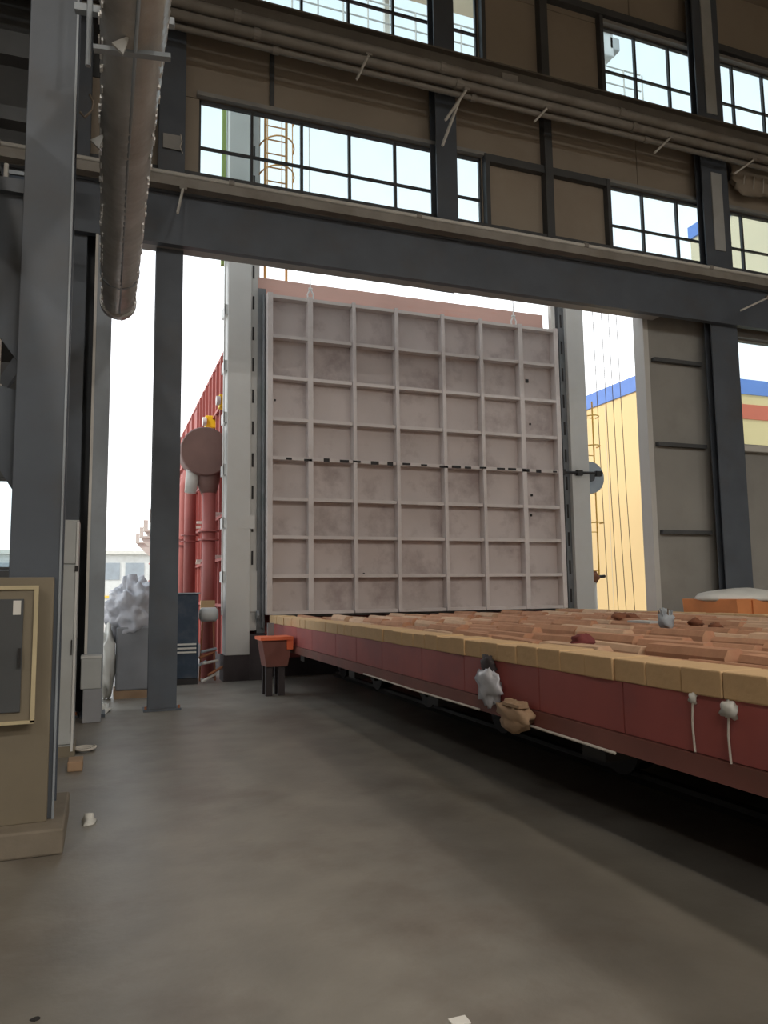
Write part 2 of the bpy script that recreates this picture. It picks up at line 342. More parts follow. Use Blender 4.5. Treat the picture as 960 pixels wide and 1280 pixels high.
# crane column in the foreground
nc = thing('crane_column', 'broad grey crane column on a concrete plinth with a cabinet', 'column', (-0.45, 5.6, 0.2))
B(-0.58, -0.27, 5.5, 5.54, 0.16, HZ).build('flange', 'steel_paint', nc, bevel=0.005)
B(-0.58, -0.27, 5.96, 6.0, 0.16, HZ).build('flange', 'steel_paint', nc)
B(-0.44, -0.42, 5.54, 5.96, 0.16, HZ).build('web', 'steel_paint', nc)
B(-0.275, -0.262, 5.492, 5.54, 0.16, HZ).build('edge_strip', 'steel_light', nc)
MB().prism([(-0.58, 4.4), (-0.58, 3.2), (-1.1, 3.9), (-1.1, 4.4)], 1, 5.6, 5.64).build('gusset', 'steel_paint', nc)
MB().prism([(-0.58, 3.0), (-0.58, 2.3), (-0.95, 2.9), (-0.95, 3.1)], 1, 5.6, 5.64).build('gusset', 'steel_paint', nc)
B(-1.3, -0.58, 5.55, 5.95, 4.4, 4.5).build('crane_bracket', 'steel_paint', nc)
B(-1.0, -0.30, 5.44, 5.5, 0.16, 1.72).build('warm_lit_foot', 'olive_warm_tone', nc, bevel=0.006)  # warm lamp light on the column foot, put into an olive plate
tag(B(-1.2, -0.19, 5.26, 6.2, 0.0, 0.16).build('concrete_plinth', 'plinth', bevel=0.015), 'stained concrete plinth under the foreground crane column', 'plinth')
cb = thing('control_cabinet', 'olive control cabinet with gilt edged door on the crane column', 'cabinet', (-0.68, 5.4, 0.8))
B(-0.95, -0.39, 5.36, 5.44, 0.80, 1.66).build('cabinet_body', 'olive_warm_tone', cb, bevel=0.006)
dr = B(-0.93, -0.47, 5.345, 5.36, 0.87, 1.58).build('door', 'steel_dark', cb, bevel=0.004)
B(-0.955, -0.385, 5.345, 5.365, 1.64, 1.665).build('edge_trim', 'gold_edge', cb)
B(-0.41, -0.385, 5.345, 5.365, 0.80, 1.64).build('edge_trim', 'gold_edge', cb)
B(-0.955, -0.385, 5.345, 5.365, 0.795, 0.815).build('edge_trim', 'gold_edge', cb)
B(-0.53, -0.485, 5.34, 5.345, 1.48, 1.57).build('sticker', 'sticker_white', dr)
MB().tube([(-0.69, 5.344, 1.28), (-0.69, 5.336, 1.28)], 0.05, 16).build('red_sticker', 'sticker_red', dr)
B(-0.49, -0.475, 5.325, 5.345, 1.15, 1.27).build('handle', 'soot', dr)

# ------------------------------------------------------------------ girders and pipes along the wall
gu = thing('wind_girder', 'brown steel wind girder running under the upper windows', 'girder', (9, 10.8, 10.2))
B(-7, 26, 10.80, 10.83, 10.20, 10.72).build('web', 'girder', gu)
B(-7, 26, 10.70, 10.915, 10.70, 10.73).build('flange', 'girder', gu)
B(-7, 26, 10.70, 10.915, 10.18, 10.21).build('flange', 'girder', gu)
for k, (z, y, r, lab) in enumerate(((10.27, 10.61, 0.085, 'thick grey pipe, topmost of three under the upper girder'), (10.08, 10.63, 0.075, 'grey pipe, middle of three under the upper girder'), (9.91, 10.66, 0.045, 'thin pale pipe, lowest of three under the upper girder'))):
    p = thing('service_pipe', lab, 'pipe', (9, y, z))
    MB().tube([(-7, y, z), (9, y, z), (26, y, z)], r, 14).build('pipe_run', 'pipe_grey', p, smooth=True)
    for x in (-2.4, 1.7, 5.1, 8.7, 12.6): MB().tube([(x-0.05+k*0.3, y, z), (x+0.05+k*0.3, y, z)], r+0.016, 14).build('coupling', 'pipe_grey', p)
gl = thing('lintel_girder', 'dark blue-grey girder spanning the head of the gate', 'girder', (9, 10.9, 6.7))
B(-7, 26, 10.84, 10.88, 6.66, 7.42).build('web', 'steel_paint', gl)
B(-7, 26, 10.80, 10.915, 6.63, 6.67).build('flange', 'steel_paint', gl)
B(-7, 26, 10.80, 10.915, 7.40, 7.43).build('flange', 'steel_paint', gl)
cw = thing('cable_tray', 'long pale steel cable tray over the gate head', 'cable tray', (9, 10.7, 7.5))
B(-7, 26, 10.62, 10.775, 7.44, 7.46).build('tray_bottom', 'pipe_grey', cw)
B(-7, 26, 10.60, 10.62, 7.42, 7.56).build('tray_side', 'pipe_grey', cw)
B(-7, 26, 10.775, 10.795, 7.435, 7.60).build('tray_side', 'pipe_grey', cw)
p = thing('service_pipe', 'thin light conduit lying along the cable tray', 'pipe', (9, 10.66, 7.62))
MB().tube([(-7, 10.64, 7.61), (26, 10.64, 7.61)], 0.035, 12).build('pipe_run', 'pale_steel', p, smooth=True)
for x in (-1.5, 1.6, 4.6, 7.8, 10.6): MB().tube([(x, 10.64, 7.61), (x+0.08, 10.64, 7.61)], 0.05, 12).build('coupling', 'pipe_grey', p)

# bracket rods sticking out from the girders
def rod(px0, px1, Y0, Y1, lab, w=0.03, fork=False):
    a = onY(*px0, Y0); b = onY(*px1, Y1)
    o = thing('bracket_rod', lab, 'bracket', tuple(a))
    MB().bar(a, b, w, w).build('arm', 'pale_steel', o)
    MB().bar(a-Vector((0.05, 0, 0)), a+Vector((0.05, 0, 0)), 0.06, 0.06).build('clamp', 'pipe_grey', o)
    if fork: MB().bar(a+(b-a)*0.35, onY(px1[0]-4, px1[1]+32, Y1), w, w).build('stay', 'pale_steel', o)
    return o
rod((583, 112), (557, 150), 10.60, 10.25, 'forked pale bracket rod on the upper pipes beside the wind post', 0.035, True)
rod((461, 68), (446, 99), 10.60, 10.35, 'thin pale bracket rod on the upper pipes over the long window')
rod((229, 235), (222, 266), 10.62, 10.3, 'pale bracket rod on the cable tray by the gate column')
rod((838, 172), (818, 191), 10.60, 10.25, 'pale bracket rod on the upper pipes beside the right column')
rod((942, 200), (918, 217), 10.60, 10.25, 'pale bracket rod on the upper pipes past the right column')
rod((960, 372), (926, 388), 10.6, 10.2, 'slanting rod on the cable tray past the right column')
rod((684, 135), (668, 152), 10.60, 10.35, 'short bracket rod under the upper pipes near the thin wall post')
tag(B(0.68, 0.94, 10.96, 10.985, onY(213, 186, 10.97).z, onY(213, 168, 10.97).z).build('sign_plate', 'trim_grey'), 'small blank grey plate fixed to the gate column', 'sign')
sw = thing('hanging_wire', 'short pale wire dangling from the plate on the gate column', 'wire', (0.93, 10.95, 8.4))
MB().tube([(0.93, 10.95, 8.42), (0.95, 10.93, 8.30), (0.92, 10.93, 8.22), (0.96, 10.93, 8.12)], 0.007, 6).build('strand', 'rope', sw)
tag(B(6.30, 6.62, 10.69, 10.715, 10.36, 10.56).build('junction_box', 'pipe_grey', bevel=0.01), 'small grey junction box fixed to the upper girder', 'junction box')
o = thing('torn_insulation', 'crumpled beige insulation flap hanging past the right column', 'insulation', (12.5, 11.0, 10))
MB().lump((12.5, 11.1, 9.95), (0.75, 0.12, 0.35), 3, 0.5).build('flap', 'panel', o, smooth=True)
for k in range(4): MB().tube([(12.0+k*0.25, 10.95, 9.9), (11.9+k*0.25, 10.9, 9.65-0.05*k)], 0.012, 5).build('strand', 'rope', o)

# ------------------------------------------------------------------ dark bay left of the crane column
hb = thing('tie_beam', 'dark horizontal tie beam behind the crane column, upper one', 'beam', (-3, 9.5, 8.5))
z = onY(20, 55, 8.5).z; B(-7, -0.55, 8.5, 8.7, z-0.14, z+0.14).build('web', 'steel_dark', hb)
hb = thing('tie_beam', 'dark horizontal tie beam behind the crane column, lower one', 'beam', (-3, 9.5, 7.0))
z = onY(20, 140, 8.5).z; B(-7, -0.55, 8.5, 8.7, z-0.10, z+0.06).build('web', 'steel_dark', hb)
gg = thing('side_girder', 'dark crane girder running along the hall beside the columns', 'girder', (-1.2, 6, 4.6))
B(-1.35, -0.95, -16, 10.2, 4.5, 5.0).build('web', 'steel_dark', gg); B(-1.45, -0.85, -16, 10.2, 5.0, 5.04).build('flange', 'steel_dark', gg)
br = thing('diagonal_brace', 'grey diagonal brace in the dark bay left of the crane column', 'brace', (-1.5, 9.0, 3))
MB().bar((-2.6, 9.2, 1.2), (-0.75, 9.2, 4.6), 0.12, 0.12).build('bar', 'steel_paint', br)
MB().bar((-2.6, 9.25, 7.2), (-0.75, 9.25, 4.9), 0.12, 0.12).build('bar', 'steel_paint', br)
p = onY(8, 205, 8); q = onY(5, 560, 8)
o = thing('conduit', 'light vertical conduit in the dark bay left of the crane column', 'pipe', tuple(q))
MB().tube([(p.x, 8, p.z), (p.x, 8, q.z)], 0.022, 8).build('pipe_run', 'pale_steel', o, smooth=True)
for z in (q.z+0.6, q.z+1.6): B(p.x-0.04, p.x+0.04, 7.96, 8.04, z-0.02, z+0.02).build('clip', 'pale_steel', o)
p = onY(25, 232, 8.2)
cdx = onY(8, 205, 8).x
o = thing('junction_box', 'dark blue junction box on a conduit left of the crane column', 'junction box', tuple(p))
B(p.x-0.09, p.x+0.09, 8.15, 8.3, p.z-0.35, p.z+0.1).build('box', 'blue_paint', o); MB().bar((cdx, 8.03, p.z-0.1), (p.x-0.05, 8.16, p.z-0.1), 0.03, 0.03).build('mounting_arm', 'steel_light', o); B(p.x-0.1, p.x+0.1, 8.13, 8.16, p.z+0.08, p.z+0.12).build('lid', 'steel_light', o)

# ------------------------------------------------------------------ foil duct overhead
dz, dx, drad = 5.36, 0.10, 0.21
du = thing('foil_duct', 'wrinkled silver foil ventilation duct hanging overhead, open at its end', 'duct', (dx, 4, dz))
mb = MB(); seg = 28; ys = []; y = -8.0
while y < 10.0: ys.append(y); y += 0.05 if y > 3 else 0.25
rows = []
for i, y in enumerate(ys):
    kf = 0.006*math.sin(y*2*math.pi/0.12) if y > 3 else 0
    for k in range(seg):
        a = 2*math.pi*k/seg
        q = drad*(1+0.06*noise.noise(Vector((math.cos(a)*1.5, math.sin(a)*1.5, y*0.9)))+0.035*noise.noise(Vector((math.cos(a)*4, math.sin(a)*4, y*4))))+kf
        q *= 1.0 - 0.10*max(0, (y-9.0))
        mb.v.append((dx+q*math.cos(a), y, dz+q*math.sin(a)*1.05))
for i in range(len(ys)-1):
    for k in range(seg):
        k2 = (k+1) % seg; a = i*seg; mb.f.append((a+k, a+seg+k, a+seg+k2, a+k2))
mb.build('duct_skin', 'duct_foil', du, smooth=True)
MB().tube([(dx, 9.92, dz), (dx, 10.02, dz)], 0.225, 28).build('end_ring', 'duct_foil', du)
MB().lump((dx, 10.02, dz), (0.20, 0.12, 0.21), 2, 0.15).build('end_cap', 'duct_foil', du, smooth=True)
MB().tube([(dx, 8.95, dz), (dx, 9.0, dz)], 0.222, 28).build('joint_band', 'steel_light', du)
for sx in (-1, 1):
    s_ = MB()
    y = 4.2
    while y < 9.9:
        L = random.uniform(0.03, 0.10)
        if random.random() < 0.85:
            xx = dx+sx*(drad+0.008); za = random.choice((-0.10, -0.06, -0.02)); xx -= sx*abs(za)*0.28; s_.box(xx-0.006, xx+0.006, y, y+L, dz+za-0.013, dz+za+0.013)
        y += L+random.uniform(0.015, 0.05)
    s_.build('edge_glints', 'foil_glint', du)['kind'] = 'stuff'  # bright dashes painting the sparkle of the foil edges
MB().tube([(dx+0.02, 3.9, dz-drad-0.012), (dx+0.01, 6.5, dz-drad-0.008), (dx+0.02, 9.8, dz-drad+0.0)], 0.012, 8).build('seam', 'steel_light', du, smooth=True)
MB().bar((-0.26, 4.95, 5.42), (0.36, 4.85, 5.42-0.02), 0.05, 0.05).build('hanger_bar', 'steel_light', du)
MB().bar((dx-drad-0.03, 4.9, dz-drad-0.02), (dx+drad+0.03, 4.85, dz-drad+0.0), 0.05, 0.03).build('support_bar', 'steel_light', du)
MB().tube([(-0.17, 4.9, 5.0), (-0.17, 4.9, 7.0)], 0.018, 8).build('hanger_rod', 'steel_light', du)
for (x, y, z) in ((-0.13, 6.1, 5.24), (0.02, 4.75, 5.12)):
    MB().prism([(x-0.05, z-0.03), (x+0.06, z+0.05), (x+0.02, z-0.09)], 1, y, y+0.02).build('clamp_plate', 'white_steel', du)
o = thing('loose_cable', 'thin black cable looping down beside the foil duct', 'cable', (-0.2, 7, 6))
MB().tube([onY(112, 118, 7.5), onY(117, 128, 7.5), onY(115, 138, 7.5), onY(106, 147, 7.5), onY(100, 140, 7.5)], 0.012, 6).build('strand', 'cable', o, smooth=True)

# ------------------------------------------------------------------ tall cabinet, crate and film near the left columns
tc_ = thing('tall_cabinet', 'tall slim white electrical cabinet between the left columns', 'cabinet', (-0.34, 8.5, 0))
B(-0.46, -0.24, 8.34, 8.75, 0.0, 2.37).build('cabinet_body', 'cabinet_grey', tc_, bevel=0.008)
B(-0.455, -0.265, 8.325, 8.34, 1.92, 2.35).build('door', 'cabinet_grey', tc_, bevel=0.004)
ld = B(-0.455, -0.265, 8.325, 8.34, 0.12, 1.90).build('door', 'cabinet_grey', tc_, bevel=0.004)
B(-0.285, -0.275, 8.31, 8.325, 1.0, 1.15).build('handle', 'soot', ld)
B(-0.262, -0.24, 8.318, 8.34, 0.05, 2.35).build('corner_trim', 'white_steel', tc_)
B(-0.27, -0.235, 8.31, 8.33, 1.84, 1.90).build('hinge', 'soot', tc_)
B(-0.48, -0.22, 8.32, 8.78, 0, 0.1).build('base', 'olive_warm_tone', tc_)
o = thing('cable_coil', 'small coil of pale hose lying by the tall cabinet foot', 'hose', (-0.15, 8.6, 0))
MB().tube([(-0.13+(0.05+0.0015*a)*math.cos(a*0.5), 8.55+(0.07+0.002*a)*math.sin(a*0.5), 0.013+0.0006*a) for a in range(40)], 0.011, 6).build('coil', 'rope', o, smooth=True)
tag(B(-0.26, -0.13, 7.6, 7.85, 0, 0.09).build('wood_block', 'cardboard', bevel=0.01), 'brown timber block on the floor by the cabinet', 'block')
cr_ = thing('storage_crate', 'pale translucent crate standing against the gate post', 'crate', (-0.05, 10.6, 0))
B(-0.2, 0.02, 10.35, 10.62, 0.0, 0.42).build('crate_body', 'grey_block', cr_, bevel=0.01)
B(-0.23, 0.01, 10.34, 10.63, 0.42, 0.80).build('crate_top', 'cabinet_grey', cr_, bevel=0.01)
B(-0.235, 0.015, 10.335, 10.635, 0.80, 0.83).build('lid', 'white_steel', cr_)
wb = thing('wrapped_pallet', 'film wrapped pallet load standing outside the gate', 'pallet load', (0.55, 12.8, 0))
MB().lump((0.46, 12.9, 1.32), (0.40, 0.45, 0.52), 5, 0.30, 48, 34, 3.4).build('film_wrap', 'plastic_film', wb, smooth=True)
B(0.22, 0.86, 12.5, 13.2, 0.12, 1.1).build('block_stack', 'grey_block', wb, bevel=0.03)
MB().lump((0.08, 12.6, 0.55), (0.12, 0.3, 0.55), 8, 0.4, 16, 14, 2, flat=0.0).build('film_skirt', 'tarp_white', wb, smooth=True)
for y in (12.5, 12.8, 13.1): B(0.2, 0.88, y, y+0.1, 0.0, 0.12).build('skid', 'cardboard', wb)
o = MB().lump((0.05, 11.3, 0.0), (0.10, 0.16, 0.10), 11, 0.7, 14, 10, 2.5, flat=0.0).build('plastic_scrap', 'tarp_white', smooth=True); tag(o, 'crumpled white plastic scrap by the gate post foot', 'plastic scrap')
o = MB().lump((-0.05, 5.9, 0.0), (0.05, 0.08, 0.05), 12, 0.7, 12, 8, 2.5, flat=0.0).build('paper_scrap', 'tarp_white', smooth=True); tag(o, 'crumpled paper scrap beside the concrete plinth', 'paper scrap')

# ================================================================== furnace
FY = 14.0
door = thing('furnace_door', 'huge grey steel furnace door with a grid of welded ribs', 'furnace door', (6.12, FY, 1.2))
DX0, DX1, DZ0, DZ1 = 2.86, 9.33, 1.19, 7.35
B(DX0, DX1, FY+0.0, FY+0.08, DZ0, DZ1).build('skin_plate', 'furnace_grey', door)
VX = [2.89, 3.68, 4.58, 5.49, 6.53, 7.42, 8.38, 9.28]
HZs = [1.22, 1.90, 2.63, 3.35, 4.13, 4.88, 5.69, 6.50, 7.29]
for i, x in enumerate(VX):
    wv = 0.07 if i not in (0, 1, 6, 7) else 0.10
    MB().box(x-wv/2, x+wv/2, FY-0.20, FY, DZ0, DZ1).build('vertical_rib', 'furnace_rib', door, bevel=0.004)
for i, z in enumerate(HZs):
    for a, b, ia in zip(VX[:-1], VX[1:], range(7)):
        wa = 0.05 if ia in (0, 1, 6) else 0.035
        o = B(a+wa, b-0.05, FY-0.18, FY, z-0.032, z+0.032).build('horizontal_rib', 'furnace_rib', door)
random.seed(3)
x = 3.2
while x < 9.2:
    B(x, x+random.uniform(.08, .2), FY-0.20, FY-0.18, 4.10+random.uniform(-.015, .015), 4.15+random.uniform(-.02, .01)).build('weld_lug', 'soot', door); x += random.uniform(0.24, 0.42)
for (px, py, s_) in ((659, 476, .07), (663, 530, .04), (665, 619, .045), (664, 644, .05), (344, 500, .03), (455, 717, .03), (565, 719, .05), (383, 577, .04)):
    p = onY(px, py, FY-0.02); B(p.x-s_/2, p.x+s_/2, FY-0.02, FY, p.z-s_/2, p.z+s_/2).build('burn_mark', 'soot', door)
B(DX0+0.02, DX1-0.02, FY+0.08, FY+0.32, DZ0+0.02, DZ1-0.02).build('insulation_block', 'furnace_grey', door)
B(3.0, 9.2, FY-0.03, FY+0.02, DZ0-0.05, DZ0).build('bottom_seal', 'guide_steel', door)

fb = thing('annealing_furnace', 'long red ribbed steel furnace casing standing outside the gate', 'furnace', (6.1, 28, 0))
FX0, FX1, FYE, FZ = 2.34, 9.9, 42.0, 6.75
B(FX0, FX1, FY+0.45, FYE, 0.35, FZ).build('casing', 'furnace_red', fb)
B(FX0, FX1, FY+0.45, FYE, 0.0, 0.35).build('footing', 'base_purple', fb)
y = FY+1.5; k = 0
while y < FYE:
    B(FX0-0.06, FX0, y, y+0.05, 0.35, FZ-0.02).build('side_rib', 'pipe_red', fb); y += 0.62 if y < 20 else 1.3
for z in (1.35, 2.3, 3.2, 4.3, 5.6):
    B(FX0-0.07, FX0, FY+1.5, FYE, z-0.03, z+0.03).build('side_stringer', 'furnace_red', fb)
hd = B(2.74, 9.30, FY+0.33, FY+0.75, 6.9, 7.84).build('header_beam', 'furnace_header', fb)
for y in (15.9, 16.6, 18.0, 19.3):
    for z in (2.3, 3.2): B(FX0-0.30, FX0-0.02, y, y+0.08, z+0.03, z+0.09).build('shelf_bracket', 'pale_steel', fb)
B(FX0-0.02, FX0+0.03, FY+1.0, FYE, FZ-0.02, FZ+0.05).build('top_edge', 'furnace_red', fb)

def pillar(label, x0, x1, sx):
    p = thing('lift_pillar', label, 'pillar', ((x0+x1)/2, FY+0.15, 0))
    B(x0, x1, FY, FY+0.42, 0.47, 12.9).build('pillar_shell', 'pillar_grey', p, bevel=0.008)
    B(x0-0.03, x1+0.06, FY+0.02, FY+0.5, -0.02, 0.47).build('pedestal', 'base_purple', p)
    return p
pl = pillar('pale grey lift pillar beside the drum and red pipes', 2.12, 2.56, -1)
B(2.56, 2.70, FY+0.10, FY+0.22, 0.9, 12.9).build('rack_strip', 'pillar_grey', pl)
for k in range(15): B(2.60, 2.635, FY+0.09, FY+0.10, 1.5+k*0.62, 1.5+k*0.62+0.26).build('rack_slot', 'soot', pl)
B(2.70, 2.85, FY+0.05, FY+0.25, 0.85, 7.5).build('guide_channel', 'guide_steel', pl)
MB().tube([(2.80, FY-0.02, 0.95), (2.80, FY-0.02, 7.35)], 0.025, 8).build('guide_rod', 'guide_steel', pl)
B(2.55, 2.72, FY+0.06, FY+0.14, 1.25, 2.0).build('rack_cover', 'pillar_grey', pl)
for z0 in (7.0, 5.9, 4.9, 3.9, 2.9, 1.9): 
    B(2.06, 2.12, FY+0.05, FY+0.40, z0-0.1, z0+0.1).build('side_cleat', 'white_steel', pl)
B(2.05, 2.075, FY+0.05, FY+0.12, 1.2, 9.5).build('side_strip', 'white_steel', pl)
cvx = onY(297, 643, FY); cvy = onY(315, 661, FY)
B(cvx.x, cvy.x+0.05, FY-0.008, FY, cvy.z, cvx.z).build('access_cover', 'pillar_grey', pl)
B(2.565, 2.86, FY+0.0, FY+0.40, 0.0, 0.84).build('base_frame', 'base_purple', pl)
MB().tube([(2.68, FY-0.02, 1.18), (2.72, FY-0.02, 1.18)], 0.09, 12).build('roller', 'guide_steel', pl)
pr = pillar('pale grey lift pillar beside the half hidden pulley wheel', 9.70, 10.16, 1)
B(9.56, 9.70, FY+0.10, FY+0.24, 0.9, 12.9).build('guide_channel', 'guide_steel', pr)
B(9.36, 9.46, FY+0.08, FY+0.20, 0.9, 12.9).build('guide_strip', 'pale_steel', pr)
B(9.47, 9.555, FY+0.22, FY+0.30, 0.9, 12.9).build('guide_back', 'guide_steel', pr)
for k in range(16): B(9.60, 9.64, FY+0.09, FY+0.10, 1.3+k*0.62, 1.3+k*0.62+0.3).build('rack_slot', 'soot', pr)
for z in (2.8, 3.55): B(9.345, 9.42, FY-0.06, FY+0.05, z, z+0.14).build('guide_roller', 'soot', pr)
MB().tube([(9.38, FY-0.05, 3.0), (9.38, FY-0.05, 4.6)], 0.02, 8).build('guide_rod', 'guide_steel', pr)
pw = thing('pulley_wheel', 'grey pulley wheel with shaft on the right furnace pillar', 'pulley', (10.2, FY, 4.1))
pc = onY(737, 597, FY+0.5)
MB().tube([(pc.x, FY+0.46, pc.z), (pc.x, FY+0.58, pc.z)], 0.37, 36).build('wheel', 'steel_light', pw)
MB().tube([(pc.x, FY+0.43, pc.z), (pc.x, FY+0.62, pc.z)], 0.10, 16).build('hub', 'steel_dark', pw)
MB().tube([(9.15, FY-0.06, 4.14), (10.46, FY-0.06, 4.17)], 0.03, 10).build('shaft', 'soot', pw)
for x in (9.40, 9.85, 10.35): B(x-0.07, x+0.07, FY-0.10, FY-0.02, 4.09, 4.21).build('bearing', 'soot', pw)

# hoist gantry over the furnace mouth with railing, motor and canopy
gt = thing('hoist_gantry', 'pale steel hoist gantry with railing above the furnace mouth', 'gantry', (6, 14.3, 12.9))
B(1.6, 12.2, 13.9, 15.4, 12.90, 13.08).build('deck', 'pale_steel', gt)
x = 1.7
while x <= 12.2:
    MB().tube([(x, 13.95, 13.08), (x, 13.95, 14.15)], 0.02, 6).build('rail_post', 'pale_steel', gt); x += 0.55
for z in (13.25, 13.72, 14.15): MB().tube([(1.65, 13.95, z), (12.1, 13.95, z)], 0.018, 6).build('rail', 'pale_steel', gt)
MB().prism([(14.0, 14.95), (14.0, 15.1), (15.3, 15.8), (15.3, 15.65)], 0, 5.6, 10.4).build('canopy', 'beige_wall', gt)
for x in (5.9, 10.1): MB().bar((x, 15.2, 13.08), (x, 15.2, 15.62), 0.12, 0.12).build('canopy_post', 'pale_steel', gt)
p0, p1 = onY(757, 36, 14.0), onY(776, 76, 14.0)
hm = thing('hoist_motor', 'white boxy hoist motor at the end of the gantry', 'motor', (p0.x, 14.2, p1.z))
B(p0.x-0.1, p0.x+0.22, 14.0, 14.4, p1.z+0.05, p0.z).build('motor_body', 'white_steel', hm, bevel=0.03)
B(p0.x+0.10, p1.x, 14.0, 14.3, p1.z+0.25, p0.z-0.15).build('gearbox', 'cabinet_grey', hm, bevel=0.03)
MB().bar((p0.x, 14.2, 13.08), (p0.x, 14.2, p1.z+0.1), 0.12, 0.12).build('stand', 'pale_steel', hm)
B(p0.x-0.2, p0.x+0.3, 13.97, 14.0, p0.z-0.1, p0.z-0.02).build('cover', 'cabinet_grey', hm)
# caged ladder beside the left pillar
cl = thing('caged_ladder', 'orange caged ladder climbing beside the left furnace pillar', 'ladder', (3.1, 14.4, 7.8))
for x in (2.92, 3.36): MB().tube([(x, 14.5, 7.76), (x, 14.5, 12.88)], 0.03, 8).build('side_rail', 'ladder_orange', cl)
B(2.56, 2.80, 14.42, 14.6, 7.76, 12.9).build('back_panel', 'white_steel', cl)
z = 7.9
while z < 12.7: MB().tube([(2.92, 14.5, z), (3.36, 14.5, z)], 0.015, 6).build('rung', 'ladder_orange', cl); z += 0.3
z = 8.2
while z < 12.7:
    MB().tube([(3.14+0.36*math.cos(a), 14.5-0.55*math.sin(a), z) for a in [math.pi*k/10 for k in range(11)]], 0.016, 6).build('cage_hoop', 'ladder_orange', cl); z += 0.62
for a in (0.25, 0.5, 0.75): MB().tube([(3.14+0.36*math.cos(math.pi*a), 14.5-0.55*math.sin(math.pi*a), 8.2), (3.14+0.36*math.cos(math.pi*a), 14.5-0.55*math.sin(math.pi*a), 12.8)], 0.012, 6).build('cage_strap', 'ladder_orange', cl)
tag(B(2.02, 2.10, 14.3, 14.42, 8.0, 12.8).build('cable_duct', 'green_strip'), 'narrow green cable duct up the left furnace pillar', 'cable duct')
# hooks
for (px, py, lab) in ((388, 371, 'white lifting hook hanging over the door top near the left pillar'), (642, 404, 'white lifting hook hanging over the door top near the right pillar')):
    p = onY(px, py, 13.85)
    h = thing('lifting_hook', lab, 'hook', tuple(p))
    MB().tube([(p.x, 13.85, p.z+0.16), (p.x, 13.95, 12.9)], 0.012, 6).build('chain', 'hook_pale', h)
    for s_ in (-1, 1): MB().tube([(p.x, 13.85, p.z+0.16), (p.x+0.06*s_, 13.85, p.z+0.04), (p.x+0.05*s_, 13.85, p.z-0.06), (p.x+0.01*s_, 13.85, p.z-0.09)], 0.017, 6).build('claw', 'hook_pale', h)
    MB().tube([(p.x-0.04, 13.85, p.z+0.16), (p.x+0.04, 13.85, p.z+0.16)], 0.025, 8).build('swivel', 'hook_pale', h)
# cables right of the furnace
for k, (px, lab) in enumerate(((752, 'thin dark cable hanging beside the yellow ladder'), (763, 'thin dark cable, second from the yellow ladder'), (772, 'thin dark cable, third from the yellow ladder'), (782, 'thin dark slack cable furthest from the yellow ladder'))):
    p = onY(px, 600, 14.6); o = thing('hanging_cable', lab, 'cable', (p.x, 14.6, 0))
    MB().tube([(p.x-0.12, 14.6, 12.9), (p.x-0.05, 14.6, 8), (p.x, 14.6, 4), (p.x+0.06+0.06*k/3, 14.6, 0.0)], 0.008, 6).build('strand', 'cable', o, smooth=True)
yl = thing('yellow_ladder', 'yellow ladder with cage hoops beside the right furnace pillar', 'ladder', (10.6, 14.6, 1.6))
for x in (10.52, 10.76): MB().tube([(x, 14.62, 1.9), (x, 14.62, 6.0)], 0.018, 8).build('side_rail', 'ladder_yellow', yl)
z = 2.0
while z < 5.9: MB().tube([(10.52, 14.62, z), (10.76, 14.62, z)], 0.012, 6).build('rung', 'ladder_yellow', yl); z += 0.9
for z in (3.1, 4.9, 5.6): MB().tube([(10.64+0.2*math.cos(a), 14.62-0.3*math.sin(a), z) for a in [math.pi*k/10 for k in range(11)]], 0.015, 6).build('cage_hoop', 'ladder_yellow', yl)
p = onY(740, 722, 14.7)
vb = thing('valve_block', 'rusty valve block on a pale pipe by the right pillar', 'valve', (p.x, 14.7, 0))
MB().tube([(p.x, 14.7, 0), (p.x, 14.7, p.z)], 0.10, 12).build('stand_pipe', 'pale_steel', vb, smooth=True)
MB().lump((p.x, 14.7, p.z), (0.20, 0.14, 0.15), 4, 0.5).build('valve_body', 'scrap_brown', vb, smooth=True)
MB().tube([(p.x-0.1, 14.65, p.z), (p.x+0.32, 14.65, p.z+0.03)], 0.035, 8).build('lever', 'soot', vb)

# drum, pipes and fittings along the furnace side
dc = onY(257, 564, 14.7)
dm = thing('collector_drum', 'brown collector drum on a fat pipe beside the furnace', 'drum', (dc.x, 14.9, 0))
MB().tube([(dc.x, 14.66, dc.z), (dc.x, 14.70, dc.z), (dc.x, 15.1, dc.z)], [0.46, 0.48, 0.48], 40).build('drum_shell', 'drum_brown', dm)
MB().tube([(dc.x+0.06, 15.0, dc.z-0.25), (dc.x+0.09, 14.97, dc.z-0.58), (dc.x+0.10, 14.92, dc.z-0.85)], [0.30, 0.22, 0.13], 24).build('hopper', 'drum_brown', dm, smooth=True)
MB().tube([(dc.x+0.10, 14.88, dc.z-0.8), (dc.x+0.10, 14.88, 0.0)], 0.13, 20).build('down_pipe', 'pipe_red', dm, smooth=True)
for z in (2.65, 2.82): MB().tube([(dc.x+0.10, 14.88, z-0.03), (dc.x+0.10, 14.88, z)], 0.20, 20).build('flange', 'pipe_red', dm)
MB().tube([(dc.x-0.2, 14.9, dc.z-0.3), (dc.x-0.26, 14.9, dc.z-0.8)], [0.14, 0.11], 14).build('stub_pipe', 'pale_steel', dm, smooth=True)
